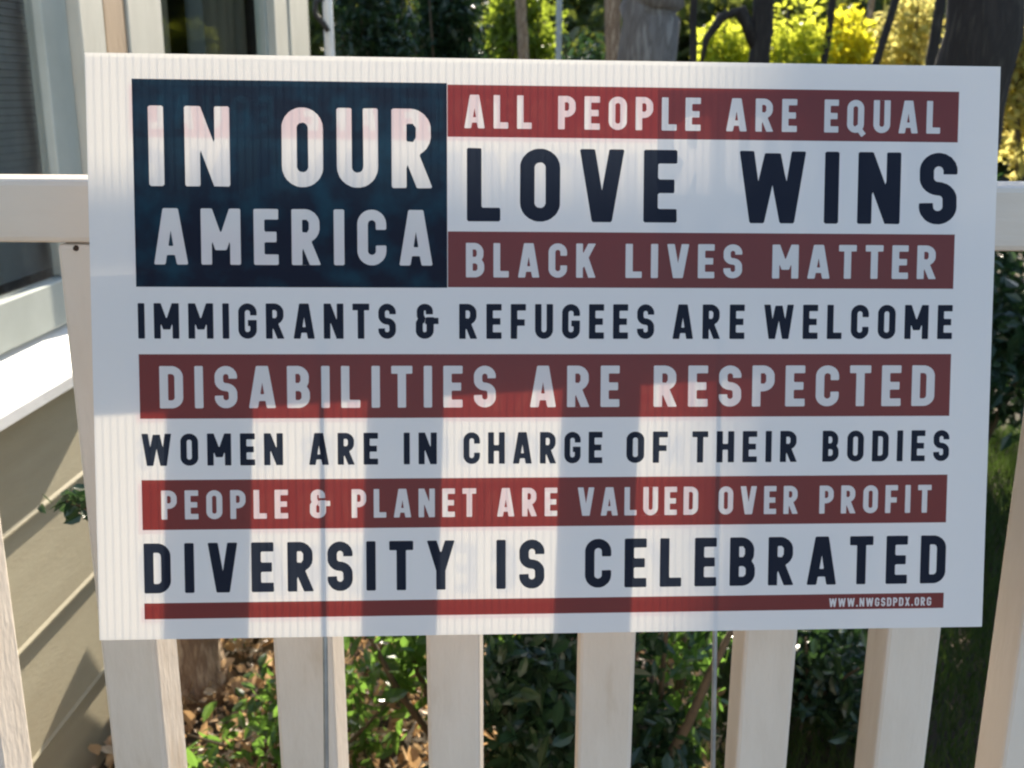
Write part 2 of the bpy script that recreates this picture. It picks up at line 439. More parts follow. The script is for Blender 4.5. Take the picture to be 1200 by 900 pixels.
def window(y0, y1, zb, zt, blind, sash_l, sash_r, rail_h, cas_l, cas_r, label=None, nose=0.065, glass=None):
    """y0..y1 is the whole opening inside the casing; zb the sill line"""
    w0 = link('window', bpy.data.meshes.new('window'), None, house)
    if label: w0['label'] = label
    bm = bmesh.new()                                       # casing boards
    add_box(bm, (XW - 0.03, y0 - cas_l, zb - 0.005), (XW + 0.014, y0, zt + 0.1), 0.003)
    add_box(bm, (XW - 0.03, y1, zb - 0.005), (XW + 0.014, y1 + cas_r, zt + 0.1), 0.003)
    add_box(bm, (XW - 0.03, y0 + 0.001, zt), (XW + 0.013, y1 - 0.001, zt + 0.1), 0.003)
    me = bpy.data.meshes.new('casing'); bm.to_mesh(me); bm.free()
    me.transform(Matrix.Translation(-Vector(house.location)))
    me.materials.append(M_TRIM); w0.data = me; w0.name = 'window'
    bm = bmesh.new()                                       # sash
    x0, x1 = XW - 0.05, XW - 0.012
    add_box(bm, (x0, y0 + 0.001, zb + 0.001), (x1, y1 - 0.001, zb + rail_h), 0.004)
    add_box(bm, (x0, y0 + 0.001, zb + rail_h), (x1, y0 + sash_l, zt - 0.05), 0.004)
    add_box(bm, (x0, y1 - sash_r, zb + rail_h), (x1, y1 - 0.001, zt - 0.05), 0.004)
    add_box(bm, (x0, y0 + 0.001, zt - 0.05), (x1, y1 - 0.001, zt - 0.001), 0.004)
    from_bm('sash', bm, M_SASH, house).parent = w0
    pane = [(XW - 0.034, y0 + sash_l - 0.004, zb + rail_h - 0.004), (XW - 0.030, y1 - sash_r + 0.004, zt - 0.046)]
    box('pane', pane[0], pane[1], glass or M_GLASS, house, bev=0).parent = w0
    bm = bmesh.new()
    if blind:
        z = zb + rail_h + 0.012
        while z < zt:
            v = [bm.verts.new(p) for p in ((XW - 0.070, y0, z), (XW - 0.070, y1 - 0.02, z), (XW - 0.077, y1 - 0.02, z + 0.0132), (XW - 0.077, y0, z + 0.0132))]
            bm.faces.new(v); z += 0.0145
        bmesh.ops.solidify(bm, geom=bm.faces[:], thickness=0.0012)
        from_bm('blind', bm, M_BLIND, house).parent = w0
    else:
        prev = None; k = 0; n = 120
        for i in range(n + 1):
            t = i / n
            if 0.34 < t < 0.60: prev = None; continue
            yy = y0 + (y1 - y0) * t
            xx = XW - 0.13 + 0.028 * math.sin(i * 0.9) + 0.012 * math.sin(i * 0.37 + 1)
            cur = (bm.verts.new((xx, yy, zb - 0.02)), bm.verts.new((xx, yy, zt + 0.02)))
            if prev: bm.faces.new((prev[0], cur[0], cur[1], prev[1]))
            prev = cur
        bmesh.ops.solidify(bm, geom=bm.faces[:], thickness=0.002)
        from_bm('curtain', bm, M_CURTAIN, house, smooth=True).parent = w0
    # sloping sill
    bm = bmesh.new()
    prof = [(XW - 0.04, zb + 0.0), (XW + nose, zb - .012 - nose * .75), (XW + nose + .003, zb - .018 - nose * .75), (XW + nose + .002, zb - 0.088), (XW - 0.04, zb - 0.09)]
    a, b = y0 - cas_l - 0.03, y1 + cas_r + 0.03
    A = [bm.verts.new((p[0], a, p[1])) for p in prof]; B = [bm.verts.new((p[0], b, p[1])) for p in prof]
    for i in range(5): j = (i + 1) % 5; bm.faces.new((A[i], A[j], B[j], B[i]))
    bm.faces.new(A[::-1]); bm.faces.new(B)
    bmesh.ops.recalc_face_normals(bm, faces=bm.faces)
    from_bm('sill', bm, M_SILL, house).parent = w0
    return w0


window(0.32, 2.30, CAM_Z - 0.47, CAM_Z + 0.9, True, 0.09, 0.115, 0.095, 0.115, 0.125)
window(2.79, 3.93, CAM_Z - 0.44, CAM_Z + 0.9, False, 0.03, 0.03, 0.08, 0.225, 0.20, nose=0.02, glass=M_GLASS2)
box('sunlit_siding_strip', (XW - 0.04, 2.435, 0.1), (XW + 0.011, 2.555, 3.38), M_SIDING_LIT, house)  # stands in for a strip of sunlit siding, sun tone painted in

# ================================================================== RAILING
YR = 0.87
railing = empty('porch_railing', (0, YR + 0.03, DECK), 'old white painted wooden railing with square balusters behind the sign', 'railing')
zt, zb = CAM_Z - 0.069, CAM_Z - 0.121
box('top_rail', (-0.985, YR - 0.003, zb), (1.47, YR + 0.058, zt), M_RAILP, railing, bev=0.005)
box('rail_shadow_board', (-0.985, YR + 0.0585, zb), (1.47, YR + 0.092, zb + 0.03), M_RAILP, railing, bev=0.004)  # unseen board, added to carry the rail's shadow lower on the sign
nl = at(89, 291, YR)
bm = bmesh.new(); bmesh.ops.create_cone(bm, cap_ends=True, segments=10, radius1=.0026, radius2=.002, depth=.002, matrix=Matrix.Translation((nl.x, YR - .0005, nl.z)) @ Matrix.Rotation(rad(90), 4, 'X'))
from_bm('nail', bm, M_NAIL, railing)
box('bottom_rail', (-0.985, YR + 0.004, DECK + 0.07), (1.47, YR + 0.052, DECK + 0.11), M_RAILP, railing, bev=0.004)
box('post', (1.475, YR - 0.02, DECK - 0.02), (1.565, YR + 0.07, zt + 0.12), M_PAINT, railing, bev=0.005)
box('post', (1.462, YR - 0.033, zt + 0.121), (1.578, YR + 0.083, zt + 0.15), M_PAINT, railing, bev=0.008).name = 'post_cap'
bx = [(-0.905, .05), (-0.77, .05), (-0.64, .05), (-0.545, .05), (-0.386, .052), (-0.223, .055), (-0.0845, .049), (0.0565, .051), (0.203, .048), (0.330, .048), (0.448, .05),
      (0.585, .05), (0.72, .05), (0.855, .05), (0.99, .05), (1.125, .05), (1.26, .05), (1.39, .05)]
for i, (x, wd) in enumerate(bx):
    x += 0.0
    bm = bmesh.new(); add_box(bm, (x - wd / 2, YR, DECK + 0.111), (x + wd / 2, YR + 0.056, zb - 0.001), 0.004)
    o = from_bm('baluster', bm, M_PAINT, railing)

# ================================================================== SIGN
SW, SH, TH = 0.66, 0.4198, 0.0042
S_TL = Vector((-0.3280, 0.7670, 0.0270)); S_TR = Vector((0.3290, 0.8280, 0.0210)); S_BL = Vector((-0.3240, 0.6850, -0.3850))
EU = (S_TR - S_TL).normalized()
EV = (S_BL - S_TL); EV = (EV - EU * EV.dot(EU)).normalized()
EN = EU.cross(EV); EN = EN if EN.y > 0 else -EN           # into the sheet, away from the camera
S_O = S_TL + Vector((0, 0, CAM_Z))


def sp(u, v, d=0.0): return S_O + EU * u + EV * v + EN * d


st = 0.188; hs = st / 2


def g_seg(x0, y0, x1, y1, wd=None):
    hw = (wd or st) / 2; L = math.hypot(x1 - x0, y1 - y0); dx, dy = (x1 - x0) / L, (y1 - y0) / L
    cx, cy = (x0 + x1) / 2, (y0 + y1) / 2
    def f(X, Y):
        a = np.abs((X - cx) * dx + (Y - cy) * dy) - L / 2; b = np.abs(-(X - cx) * dy + (Y - cy) * dx) - hw
        return np.minimum(np.maximum(a, b), 0) + np.hypot(np.maximum(a, 0), np.maximum(b, 0)) * (1) if False else np.maximum(a, b)
    return f


def g_ring(x0, y0, x1, y1, r=None, keep=None):
    """rounded rectangle outline whose outer edge is x0..x1, y0..y1"""
    cx, cy, ax, ay = (x0 + x1) / 2, (y0 + y1) / 2, (x1 - x0) / 2 - hs, (y1 - y0) / 2 - hs
    rr = min(ax, ay) if r is None else min(r, ax, ay)
    def f(X, Y):
        qx, qy = np.abs(X - cx) - ax + rr, np.abs(Y - cy) - ay + rr
        s = np.hypot(np.maximum(qx, 0), np.maximum(qy, 0)) + np.minimum(np.maximum(qx, qy), 0) - rr
        s = np.abs(s) - hs
        return np.maximum(s, keep(X, Y)) if keep else s
    return f


def U(*fs): return lambda X, Y: np.minimum.reduce([f(X, Y) for f in fs])
def clip(f): return lambda X, Y: np.maximum(f(X, Y), np.maximum(-Y, Y - 1))
def bxx(x0, y0, x1, y1): return lambda X, Y: np.maximum(np.maximum(x0 - X, X - x1), np.maximum(y0 - Y, Y - y1))
def sub(f, *bs): return lambda X, Y: np.maximum.reduce([f(X, Y)] + [-b(X, Y) for b in bs])


def diag(xa, ya, xb, yb, hw=None):
    """slanted stroke of horizontal width hw, flat top and bottom, from (xa,ya) to (xb,yb) centres"""
    hw = hw or st * 1.06
    k = (xb - xa) / (yb - ya); c = 1 / math.sqrt(1 + k * k)
    lo, hi = min(ya, yb), max(ya, yb)
    return lambda X, Y: np.maximum((np.abs(X - (xa + k * (Y - ya))) - hw / 2) * c, np.maximum(lo - Y, Y - hi))


def glyphs():
    G = {}
    vst = lambda x: bxx(x, 0, x + st, 1)
    G['I'] = (st, vst(0))
    w = .44; G['E'] = (w, U(vst(0), bxx(0, 0, w, st), bxx(0, 1 - st, w, 1), bxx(0, .5 - hs, w * .92, .5 + hs)))
    G['F'] = (w, U(vst(0), bxx(0, 1 - st, w, 1), bxx(0, .47 - hs, w * .92, .47 + hs)))
    G['L'] = (.43, U(vst(0), bxx(0, 0, .43, st)))
    G['T'] = (.48, U(bxx(.24 - hs, 0, .24 + hs, 1), bxx(0, 1 - st, .48, 1)))
    G['H'] = (.53, U(vst(0), vst(.53 - st), bxx(0, .5 - hs, .53, .5 + hs)))
    w = .52
    G['O'] = (w, g_ring(0, 0, w, 1))
    G['Q'] = (w + .03, U(g_ring(0, 0, w, 1), g_seg(.29, .22, .52, -.08, st * .9)))
    G['C'] = (w, sub(g_ring(0, 0, w, 1), bxx(w / 2, .36, w + .1, .64)))
    G['G'] = (w, U(sub(g_ring(0, 0, w, 1), bxx(w / 2, .40, w + .1, .66)), bxx(w - st, .3, w, .53), bxx(.27, .53 - st * .9, w, .53)))
    G['D'] = (w, U(vst(0), bxx(0, 0, w / 2, st), bxx(0, 1 - st, w / 2, 1), g_ring(0, 0, w, 1, keep=lambda X, Y: .26 - X)))
    w5 = .50
    def bowl(y0, y1, wd): return U(bxx(0, y0, wd * .55, y0 + st), bxx(0, y1 - st, wd * .55, y1), g_ring(-.1, y0, wd, y1, r=.17, keep=lambda X, Y: wd * .55 - X))
    G['P'] = (w5, U(vst(0), bowl(.37, 1, w5)))
    G['R'] = (w5 + .02, U(vst(0), bowl(.40, 1, w5), diag(.24, .45, w5 + .02 - st * .53, 0)))
    G['B'] = (w5 + .01, U(vst(0), bowl(.5 - hs, 1, w5 - .01), bowl(0, .5 + hs, w5 + .01)))
    G['U'] = (w, U(bxx(0, .3, st, 1), bxx(w - st, .3, w, 1), g_ring(0, 0, .52, 1, keep=lambda X, Y: Y - .301)))
    up = g_ring(0, .5 - hs, w5, 1, r=.165); dn = g_ring(0, 0, w5, .5 + hs, r=.165)
    G['S'] = (w5, U(sub(up, bxx(w5 * .5, .3, w5 + .1, .70)), sub(dn, bxx(-.1, .30, w5 * .5, .7))))
    G['K'] = (.55, U(vst(0), diag(.10, .30, .55 - st * .55, 1, st * 1.15), diag(.25, .58, .55 - st * .55, 0, st * 1.1)))
    w = .60
    G['A'] = (w, U(diag(st * .53, 0, w / 2 - .035, 1), diag(w - st * .53, 0, w / 2 + .035, 1), bxx(.15, .17, w - .15, .17 + st * .85)))
    G['V'] = (.58, U(diag(st * .53, 1, .29 - .03, 0), diag(.58 - st * .53, 1, .29 + .03, 0)))
    w = .70
    G['M'] = (w, U(vst(0), vst(w - st), diag(st * .53, 1, w / 2, .26), diag(w - st * .53, 1, w / 2, .26)))
    w = .56
    G['N'] = (w, U(vst(0), vst(w - st), diag(st * .53, 1, w - st * .53, 0)))
    w = .86
    G['W'] = (w, U(diag(st * .5, 1, .235, 0, st), diag(w / 2 - .01, .97, .235, 0, st), diag(w / 2 + .01, .97, w - .235, 0, st), diag(w - st * .5, 1, w - .235, 0, st)))
    G['Y'] = (.56, U(bxx(.28 - hs, 0, .28 + hs, .48), diag(st * .54, 1, .28, .40), diag(.56 - st * .54, 1, .28, .40)))
    G['X'] = (.56, U(diag(st * .54, 1, .56 - st * .54, 0), diag(.56 - st * .54, 1, st * .54, 0)))
    G['&'] = (.60, U(sub(g_ring(.03, .46, .45, 1, r=.14), bxx(.24, .3, .6, .70)), sub(g_ring(0, 0, .47, .46 + st, r=.15), bxx(.235, .40, .6, .7)),
                     bxx(.25, .46 - st * .2, .60, .46 + st * .75), bxx(.47 - st, .2, .47, .62)))
    G['.'] = (st, bxx(0, 0, st, st))
    return G


def contour(f, wdt, N=44):
    """marching squares over one glyph -> simplified closed loops"""
    pad = 0.12
    x0, x1, y0, y1 = -pad, wdt + pad, -pad - .02, 1 + pad
    nx, ny = int((x1 - x0) * N) + 1, int((y1 - y0) * N) + 1
    xs = np.linspace(x0, x1, nx) + 0.00037; ys = np.linspace(y0, y1, ny) + 0.00053
    X, Y = np.meshgrid(xs, ys); Z = f(X, Y); Z = np.where(np.abs(Z) < 1e-7, 1e-7, Z)
    nb = {}; pos = {}
    def ept(a, b):
        k = (a, b) if a < b else (b, a)
        if k not in pos:
            za, zb_ = Z[k[0]], Z[k[1]]; t = za / (za - zb_)
            pos[k] = (X[k[0]] * (1 - t) + X[k[1]] * t, Y[k[0]] * (1 - t) + Y[k[1]] * t)
        return k
    for j in range(ny - 1):
        for i in range(nx - 1):
            c = [(j, i), (j, i + 1), (j + 1, i + 1), (j + 1, i)]
            s = [Z[k] < 0 for k in c]
            if all(s) or not any(s): continue
            e = [ept(c[k], c[(k + 1) % 4]) for k in range(4) if s[k] != s[(k + 1) % 4]]
            prs = [(e[0], e[1])] if len(e) == 2 else [(e[0], e[1]), (e[2], e[3])]
            for a, b in prs: nb.setdefault(a, []).append(b); nb.setdefault(b, []).append(a)
    loops = []; seen = set()
    for s in list(nb):
        if s in seen: continue
        lp = [s]; seen.add(s); cur = s
        while True:
            nx_ = [k for k in nb[cur] if k not in seen]
            if not nx_: break
            cur = nx_[0]; seen.add(cur); lp.append(cur)
        if len(lp) > 5: loops.append(np.array([pos[k] for k in lp]))
    def dp(P, tol):
        if len(P) < 3: return [P[0], P[-1]]
        a, b = P[0], P[-1]; d = b - a; L = np.hypot(*d)
        q = P[1:-1] - a
        ds = np.abs(q[:, 0] * d[1] - q[:, 1] * d[0]) / L if L > 1e-9 else np.hypot(q[:, 0], q[:, 1])
        k = int(ds.argmax())
        if ds[k] < tol: return [a, b]
        return dp(P[:k + 2], tol)[:-1] + dp(P[k + 1:], tol)
    res = []
    for lp in loops:
        h = len(lp) // 2
        q = dp(lp[:h + 1], .004)[:-1] + dp(np.vstack([lp[h:], lp[:1]]), .004)[:-1]
        if len(q) >= 3: res.append(np.array(q))
    return res


GL = glyphs()
CT = {}
L0, RR = 0.0325, 0.6293
BANDS = [('blue_field', 0.0318, 0.2532, 0.0176, 0.1634), ('red_stripe', 0.2536, RR, 0.0186, 0.0554), ('red_stripe', 0.2536, RR, 0.1228, 0.1630),
         ('red_stripe', L0, RR, 0.2115, 0.2580), ('red_stripe', L0, RR, 0.3025, 0.3390), ('red_stripe', L0, RR, 0.3930, 0.4048)]
LINES = [  # band index or -1, top v, bottom v, words with their left and right edge
    (0, .0360, .0922, [('IN', .0426, .0992), ('OUR', .1357, .2428)]),
    (0, .1077, .1475, [('AMERICA', .0448, .2426)]),
    (1, .0255, .0492, [('ALL', .2656, .3141), ('PEOPLE', .3332, .4372), ('ARE', .4560, .5084), ('EQUAL', .5287, .6157)]),
    (-1, .0631, .1155, [('LOVE', .2674, .4206), ('WINS', .4663, .6300)]),
    (2, .1310, .1558, [('BLACK', .2667, .3612), ('LIVES', .3832, .4696), ('MATTER', .4921, .6158)]),
    (-1, .1750, .2004, [('IMMIGRANTS', .0325, .2160), ('&', .2302, .2469), ('REFUGEES', .2617, .4048), ('ARE', .4184, .4722), ('WELCOME', .4866, .6295)]),
    (3, .2200, .2505, [('DISABILITIES', .0467, .2884), ('ARE', .3135, .3796), ('RESPECTED', .4050, .6173)]),
    (-1, .2688, .2922, [('WOMEN', .0331, .1339), ('ARE', .1525, .2025), ('IN', .2211, .2453), ('CHARGE', .2647, .3673), ('OF', .3851, .4161), ('THEIR', .4343, .5136), ('BODIES', .5328, .6300)]),
    (4, .3102, .3314, [('PEOPLE', .0462, .1370), ('&', .1527, .1675), ('PLANET', .1830, .2741), ('ARE', .2895, .3340), ('VALUED', .3492, .4394), ('OVER', .4548, .5151), ('PROFIT', .5314, .6174)]),
    (-1, .3488, .3857, [('DIVERSITY', .0328, .2583), ('IS', .2889, .3247), ('CELEBRATED', .3549, .6300)]),
    (5, .3962, .4028, [('WWW.NWGSDPDX.ORG', .5407, .6197)]),
]


def layout():
    """every glyph as (line, band, char, u0, v_bottom, sx, sy)"""
    out = []
    for li, (bi, v0, v1, words) in enumerate(LINES):
        H = v1 - v0
        for wi, (wd, a, b) in enumerate(words):
            nat = sum(GL[c][0] for c in wd)
            W = (b - a) / H
            n = len(wd) - 1
            if n == 0: k, gap = W / nat, 0
            else:
                gap = (W - nat) / n; k = 1.0
                if gap < .13: k = (W - .13 * n) / nat; gap = .13
                if gap > .27: k = min((W - .27 * n) / nat, 1.25); gap = (W - nat * k) / n
            x = a
            for c in wd:
                out.append((li, bi, c, x, v1, H * k, H, wi)); x += (GL[c][0] * k + gap) * H
    return out


LAY = layout()


def classify(u, v):
    for i, (nm, a, b, c, d) in enumerate(BANDS):
        if a <= u <= b and c <= v <= d: band = i; break
    else: band = -1
    for (li, bi, c, x, vb, sx, sy, wi) in LAY:
        if vb - sy * 1.12 <= v <= vb + sy * .12 and x - .003 <= u <= x + (GL[c][0] + .06) * sx:
            if GL[c][1](np.array([(u - x) / sx]), np.array([(vb - v) / sy]))[0] < 0: return ('t', li, wi)
    return ('b', band)


def partition():
    P = []; E = []
    def loop(q):
        o = len(P); n = len(q)
        P.extend([Vector((float(a), float(b))) for a, b in q]); E.extend([(o + i, o + (i + 1) % n) for i in range(n)])
    loop([(0, 0), (SW, 0), (SW, SH), (0, SH)])
    for nm, a, b, c, d in BANDS: loop([(a, c), (b, c), (b, d), (a, d)])
    for (li, bi, c, x, vb, sx, sy, wi) in LAY:
        if c not in CT: CT[c] = contour(GL[c][1], GL[c][0])
        for lp in CT[c]: loop([(x + q[0] * sx, vb - q[1] * sy) for q in lp])
    r = delaunay_2d_cdt(P, E, [], 0, 1e-7)
    return [tuple(p) for p in r[0]], [tuple(f) for f in r[2]]


PV, PF = partition()
groups = {}
for f in PF:
    u = sum(PV[i][0] for i in f) / len(f); v = sum(PV[i][1] for i in f) / len(f)
    groups.setdefault(classify(u, v), []).append(f)

foot = sp(0.33, 0.8, 0.002); foot.z = DECK
sign = empty('yard_sign', foot, 'white corrugated plastic yard sign printed like a flag with rows of slogans', 'sign')


def sheet_piece(name, key, material, parent, depth=0.0, mirror=False):
    fs = groups.get(key, [])
    used = sorted({i for f in fs for i in f}); mp = {i: k for k, i in enumerate(used)}
    V = [sp((SW - PV[i][0]) if mirror else PV[i][0], PV[i][1], depth) for i in used]
    Fc = []
    for f in fs:
        a, b, c = [Vector((*PV[i], 0)) for i in f[:3]]
        ccw = (b - a).cross(c - a).z > 0
        g = [mp[i] for i in f]
        if (not ccw) != mirror: g = g[::-1]
        Fc.append(g[::-1])
    o = from_arrays(name, V, Fc, material, sign)
    if parent is not None: o.parent = parent
    return o


panel = sheet_piece('panel', ('b', -1), M_WHITE, None)
bobj = {-1: panel}
names = {0: 'dark blue field in the upper left corner', 1: 'red stripe beside the blue field, at the top', 2: 'red stripe beside the foot of the blue field',
         3: 'tall full width red stripe', 4: 'lower full width red stripe', 5: 'thin red stripe along the bottom'}
for i, b in enumerate(BANDS):
    bobj[i] = sheet_piece(b[0], ('b', i), M_FIELD if i == 0 else M_RED, None)
    bobj[i]['label'] = names[i]
for li, (bi, v0, v1, words) in enumerate(LINES):
    for wi, wd in enumerate(words):
        o = sheet_piece('lettering', ('t', li, wi), M_NAVY if bi == -1 else M_LETW, bobj[bi])
        o['label'] = 'lettering reading ' + wd[0]

# back sheet with the same print, facing away
bverts = {}
mats = {}
Vb = []; Fb = []; Mb = []
for key, fs in groups.items():
    mi = (0 if (key[1] == -1) else (2 if key[1] == 0 else 1)) if key[0] == 'b' else (3 if LINES[key[1]][0] in (-1, 0) else 0)
    for f in fs:
        g = []
        for i in f:
            if i not in bverts: bverts[i] = len(Vb); Vb.append(sp(SW - PV[i][0], PV[i][1], TH))
            g.append(bverts[i])
        Fb.append(g); Mb.append(mi)
bk = from_arrays('back_sheet', Vb, Fb, M_BACKW, sign)
bk.data.materials.append(M_BACKR); bk.data.materials.append(M_BACKN); bk.data.materials.append(M_BACKL)
bk.data.polygons.foreach_set('material_index', Mb)
mb = MB()                                                  # flutes between the two sheets
nweb = 120
for i in range(nweb + 1):
    u = 0.0008 + (SW - 0.0016) * i / nweb
    tw = 0.00035
    V = [sp(u - tw, 0.0006, 0.0003), sp(u + tw, 0.0006, 0.0003), sp(u + tw, 0.0006, TH - 0.0003), sp(u - tw, 0.0006, TH - 0.0003)]
    V += [p + EV * (SH - 0.0012) for p in V]
    mb.add(V, [(0, 1, 5, 4), (1, 2, 6, 5), (2, 3, 7, 6), (3, 0, 4, 7), (0, 3, 2, 1), (4, 5, 6, 7)])
mb.build('flutes', M_WEB, sign, smooth=False)
# wire stake
wires = []
stake = None
def zdown(u, d, z):
    p = sp(u, 0, d); t = (p.z - z) / -EV.z
    return p + EV * t
for u in (0.1625, 0.4542):
    mb = MB()
    top = sp(u, 0.20, TH / 2); end = zdown(u, TH / 2, DECK + 0.002)
    mb.tube([top, sp(u, 0.425, TH / 2), end], [0.0016, 0.0019, 0.0019], 8)
    mb.build('stake_wire', M_WIRE, sign)
for z in (DECK + 0.05, DECK + 0.28):
    mb = MB(); mb.tube([zdown(0.1625, TH / 2 + .0035, z), zdown(0.4542, TH / 2 + .0035, z)], [0.0018, 0.0018], 8)
    mb.build('stake_crossbar', M_WIRE, sign)


# ================================================================== VEGETATION
def tree(name, label, pts, rs, bark, limbs=(), crown=None, cat='tree', group=None):
    """pts: trunk centre line; limbs: (points, radii); crown: list of (centre, radii, n, leaf size, material)"""
    t = empty(name, pts[0], label, cat, group)
    P = []; R = []
    for i in range(len(pts) - 1):                          # resample for a rougher outline
        a, b = Vector(pts[i]), Vector(pts[i + 1])
        for k in range(6):
            f = k / 6; P.append(a.lerp(b, f)); R.append(rs[i] * (1 - f) + rs[i + 1] * f)
    P.append(Vector(pts[-1])); R.append(rs[-1])
    for i in range(1, len(P) - 1):
        P[i] = P[i] + Vector((random.uniform(-1, 1), random.uniform(-1, 1), 0)) * R[i] * 0.12
    mb = MB(); mb.tube(P, R, 18, 0.10); mb.build('trunk', bark, t)
    for lp, lr in limbs:
        mb = MB(); mb.tube(lp, lr, 10, 0.15); mb.build('limb', bark, t)
    if crown:
        V = []; Fc = []; o = 0
        for c, r, n, s, mt in crown:
            v, f = leaves(blob(c, r, n, k=9), s, up=0.3)
            V.append(v); Fc.append(np.asarray(f) + o); o += len(v)
        from_arrays('crown', np.vstack(V), np.vstack(Fc), crown[0][4], t)
    return t


def shrub(name, label, base, rad_, h, n, size, material, near=False, group=None, k=10, up=0.4, cat='shrub', stems=6, z0=0.06, wid=0.45, puff=0):
    t = empty(name, base, label, cat, group)
    b = Vector(base)
    mb = MB()
    for i in range(stems):
        a = random.uniform(0, 6.28); e = Vector((math.cos(a) * rad_[0] * random.uniform(.3, .9), math.sin(a) * rad_[1] * random.uniform(.3, .9), h * random.uniform(.7, .95)))
        mid = e * 0.5 + Vector((random.uniform(-.1, .1) * rad_[0], random.uniform(-.1, .1) * rad_[1], 0))
        rr = 0.005 + 0.008 * h
        mb.tube([b + e * 0.01, b + mid, b + e], [rr, rr * .7, rr * .3], 6)
    mb.build('stems', M_STEM, t)
    P = blob((base[0], base[1], base[2] + h * (0.5 + z0)), (rad_[0], rad_[1], h * 0.52), n, k=k, shell=0.25)
    if puff: P = puffs((base[0], base[1], base[2] + h * .55), (rad_[0], rad_[1], h * .5), n, k=k, R=puff)
    P[:, 2] = np.maximum(P[:, 2], base[2] + 0.02)
    v, f = leaves(P, size, up=up, near=near, wid=wid)
    from_arrays('foliage', v, f, material, t)
    return t


# --- near ground: litter, grass, stump, shrubs beyond the railing
N = 5200
P = np.stack([RNG.uniform(-0.98, 0.42, N), 1.02 + 4.2 * RNG.random(N) ** 1.3, RNG.uniform(0.0, 0.045, N)], 1)
V, Fc = leaves(P, 0.040, up=0.45, near=True, wid=0.6)
N = 15000
P2 = np.stack([RNG.uniform(-0.98, 0.42, N), 1.02 + 3.4 * RNG.random(N) ** 1.2, RNG.uniform(0.0, 0.03, N)], 1)
V2, F2 = leaves(P2, 0.021, up=0.7, wid=0.5)
F2 = (np.asarray(F2) + len(V)).tolist()
from_arrays('leaf_litter', np.vstack([V, V2]), list(Fc) + F2, M_LITTER, kind='stuff')

N = 60000
P = np.stack([RNG.uniform(0.30, 2.6, N), RNG.uniform(1.1, 4.6, N), np.full(N, -0.01)], 1)
d = RNG.normal(size=(N, 3)) * 0.35; d[:, 2] = 1; d = unit(d); s = RNG.uniform(.04, .10, N)[:, None]
b = unit(np.cross(d, RNG.normal(size=(N, 3)))) * 0.0022
V = np.stack([P - b, P + b, P + d * s], 1).reshape(-1, 3)
from_arrays('grass', V, np.arange(N * 3).reshape(-1, 3), M_GRASS, kind='stuff')

c = at(219, 815, 2.35); c.z = -0.02
t = empty('tree_stump', c, 'rough brown tree stump standing in dead leaves behind the railing', 'stump')
mb = MB(); mb.tube([c, c + Vector((0, 0, .05)), c + Vector((.005, 0, .16)), c + Vector((.01, .01, .30)), c + Vector((.012, .01, .40))], [.125, .098, .082, .076, .074], 20, 0.14)
mb.build('trunk', M_BBARK, t)
mb = MB(); mb.tube([c + Vector((.012, .01, .398)), c + Vector((.012, .01, .404))], [.068, .066], 18, .06); mb.build('cut_top', M_CUT, t, smooth=False)

shrub('leafy_shrub', 'bright green broadleaf shrub in sun between stump and dark shrubs', (-0.42, 2.5, 0), (.22, .25), .50, 330, .06, M_LEAF, near=True, stems=3)
shrub('leafy_shrub', 'green broadleaf shrub with glossy leaves seen under the middle of the sign', (-0.18, 2.0, 0), (.26, .32), .64, 1000, .055, M_LEAF, near=True, stems=3)
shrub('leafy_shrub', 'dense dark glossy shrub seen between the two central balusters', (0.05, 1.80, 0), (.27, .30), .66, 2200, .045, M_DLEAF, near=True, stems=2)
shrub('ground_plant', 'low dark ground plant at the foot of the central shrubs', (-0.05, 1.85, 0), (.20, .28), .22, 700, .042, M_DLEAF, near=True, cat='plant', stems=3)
shrub('leafy_shrub', 'small leaved shrub with a slanting bare branch by the right wire', (0.26, 2.0, 0), (.16, .28), .66, 480, .045, M_LEAF, near=True, stems=3)
p0, p1 = at(775, 905, 1.75), at(832, 790, 1.8)
t = empty('fallen_branch', p0, 'bare brown branch slanting up beside the right stake wire', 'branch')
mb = MB(); mb.tube([p0 + (p0 - p1) * .6, p0, (p0 + p1) / 2 + Vector((.006, 0, .004)), p1, p1 + (p1 - p0) * .8], [.013, .011, .009, .008, .005], 8, .2); mb.build('branch', M_STEM, t)
shrub('ground_plant', 'sprawling green seedlings growing through the dead leaves near the stump', (-0.52, 2.0, 0), (.28, .36), .20, 460, .040, M_LEAF, near=True, cat='plant', stems=4)

c = at(300, 765, 2.55)
shrub('ground_plant', 'low pale green plant in the sun just right of the stump', (c.x, 2.55, 0), (.14, .14), .30, 300, .042, M_LEAF, near=True, cat='plant', stems=4)

# the sprig in front of the siding
c = at(95, 640, 1.55)
t = empty('leafy_sprig', (c.x + .12, c.y, 0), 'tall thin green sprig with a few leaves in front of the siding', 'plant')
tip = at(72, 585, 1.5)
mb = MB(); mb.tube([(c.x + .12, c.y, 0), (c.x + .10, c.y, .4), (c.x + .05, c.y, tip.z - .05), tip], [.007, .006, .004, .002], 6); mb.build('stem', M_STEM, t)
P = []
for i in range(34):
    f = random.uniform(.35, 1.0); q = Vector((c.x + .06, c.y, tip.z - .04)).lerp(tip, f)
    P.append(q + Vector((random.gauss(0, .014), random.gauss(0, .016), random.gauss(0, .010))))
V, Fc = leaves(np.array([tuple(q) for q in P]), .032, up=.6, near=True); from_arrays('foliage', V, Fc, M_DLEAF, t)

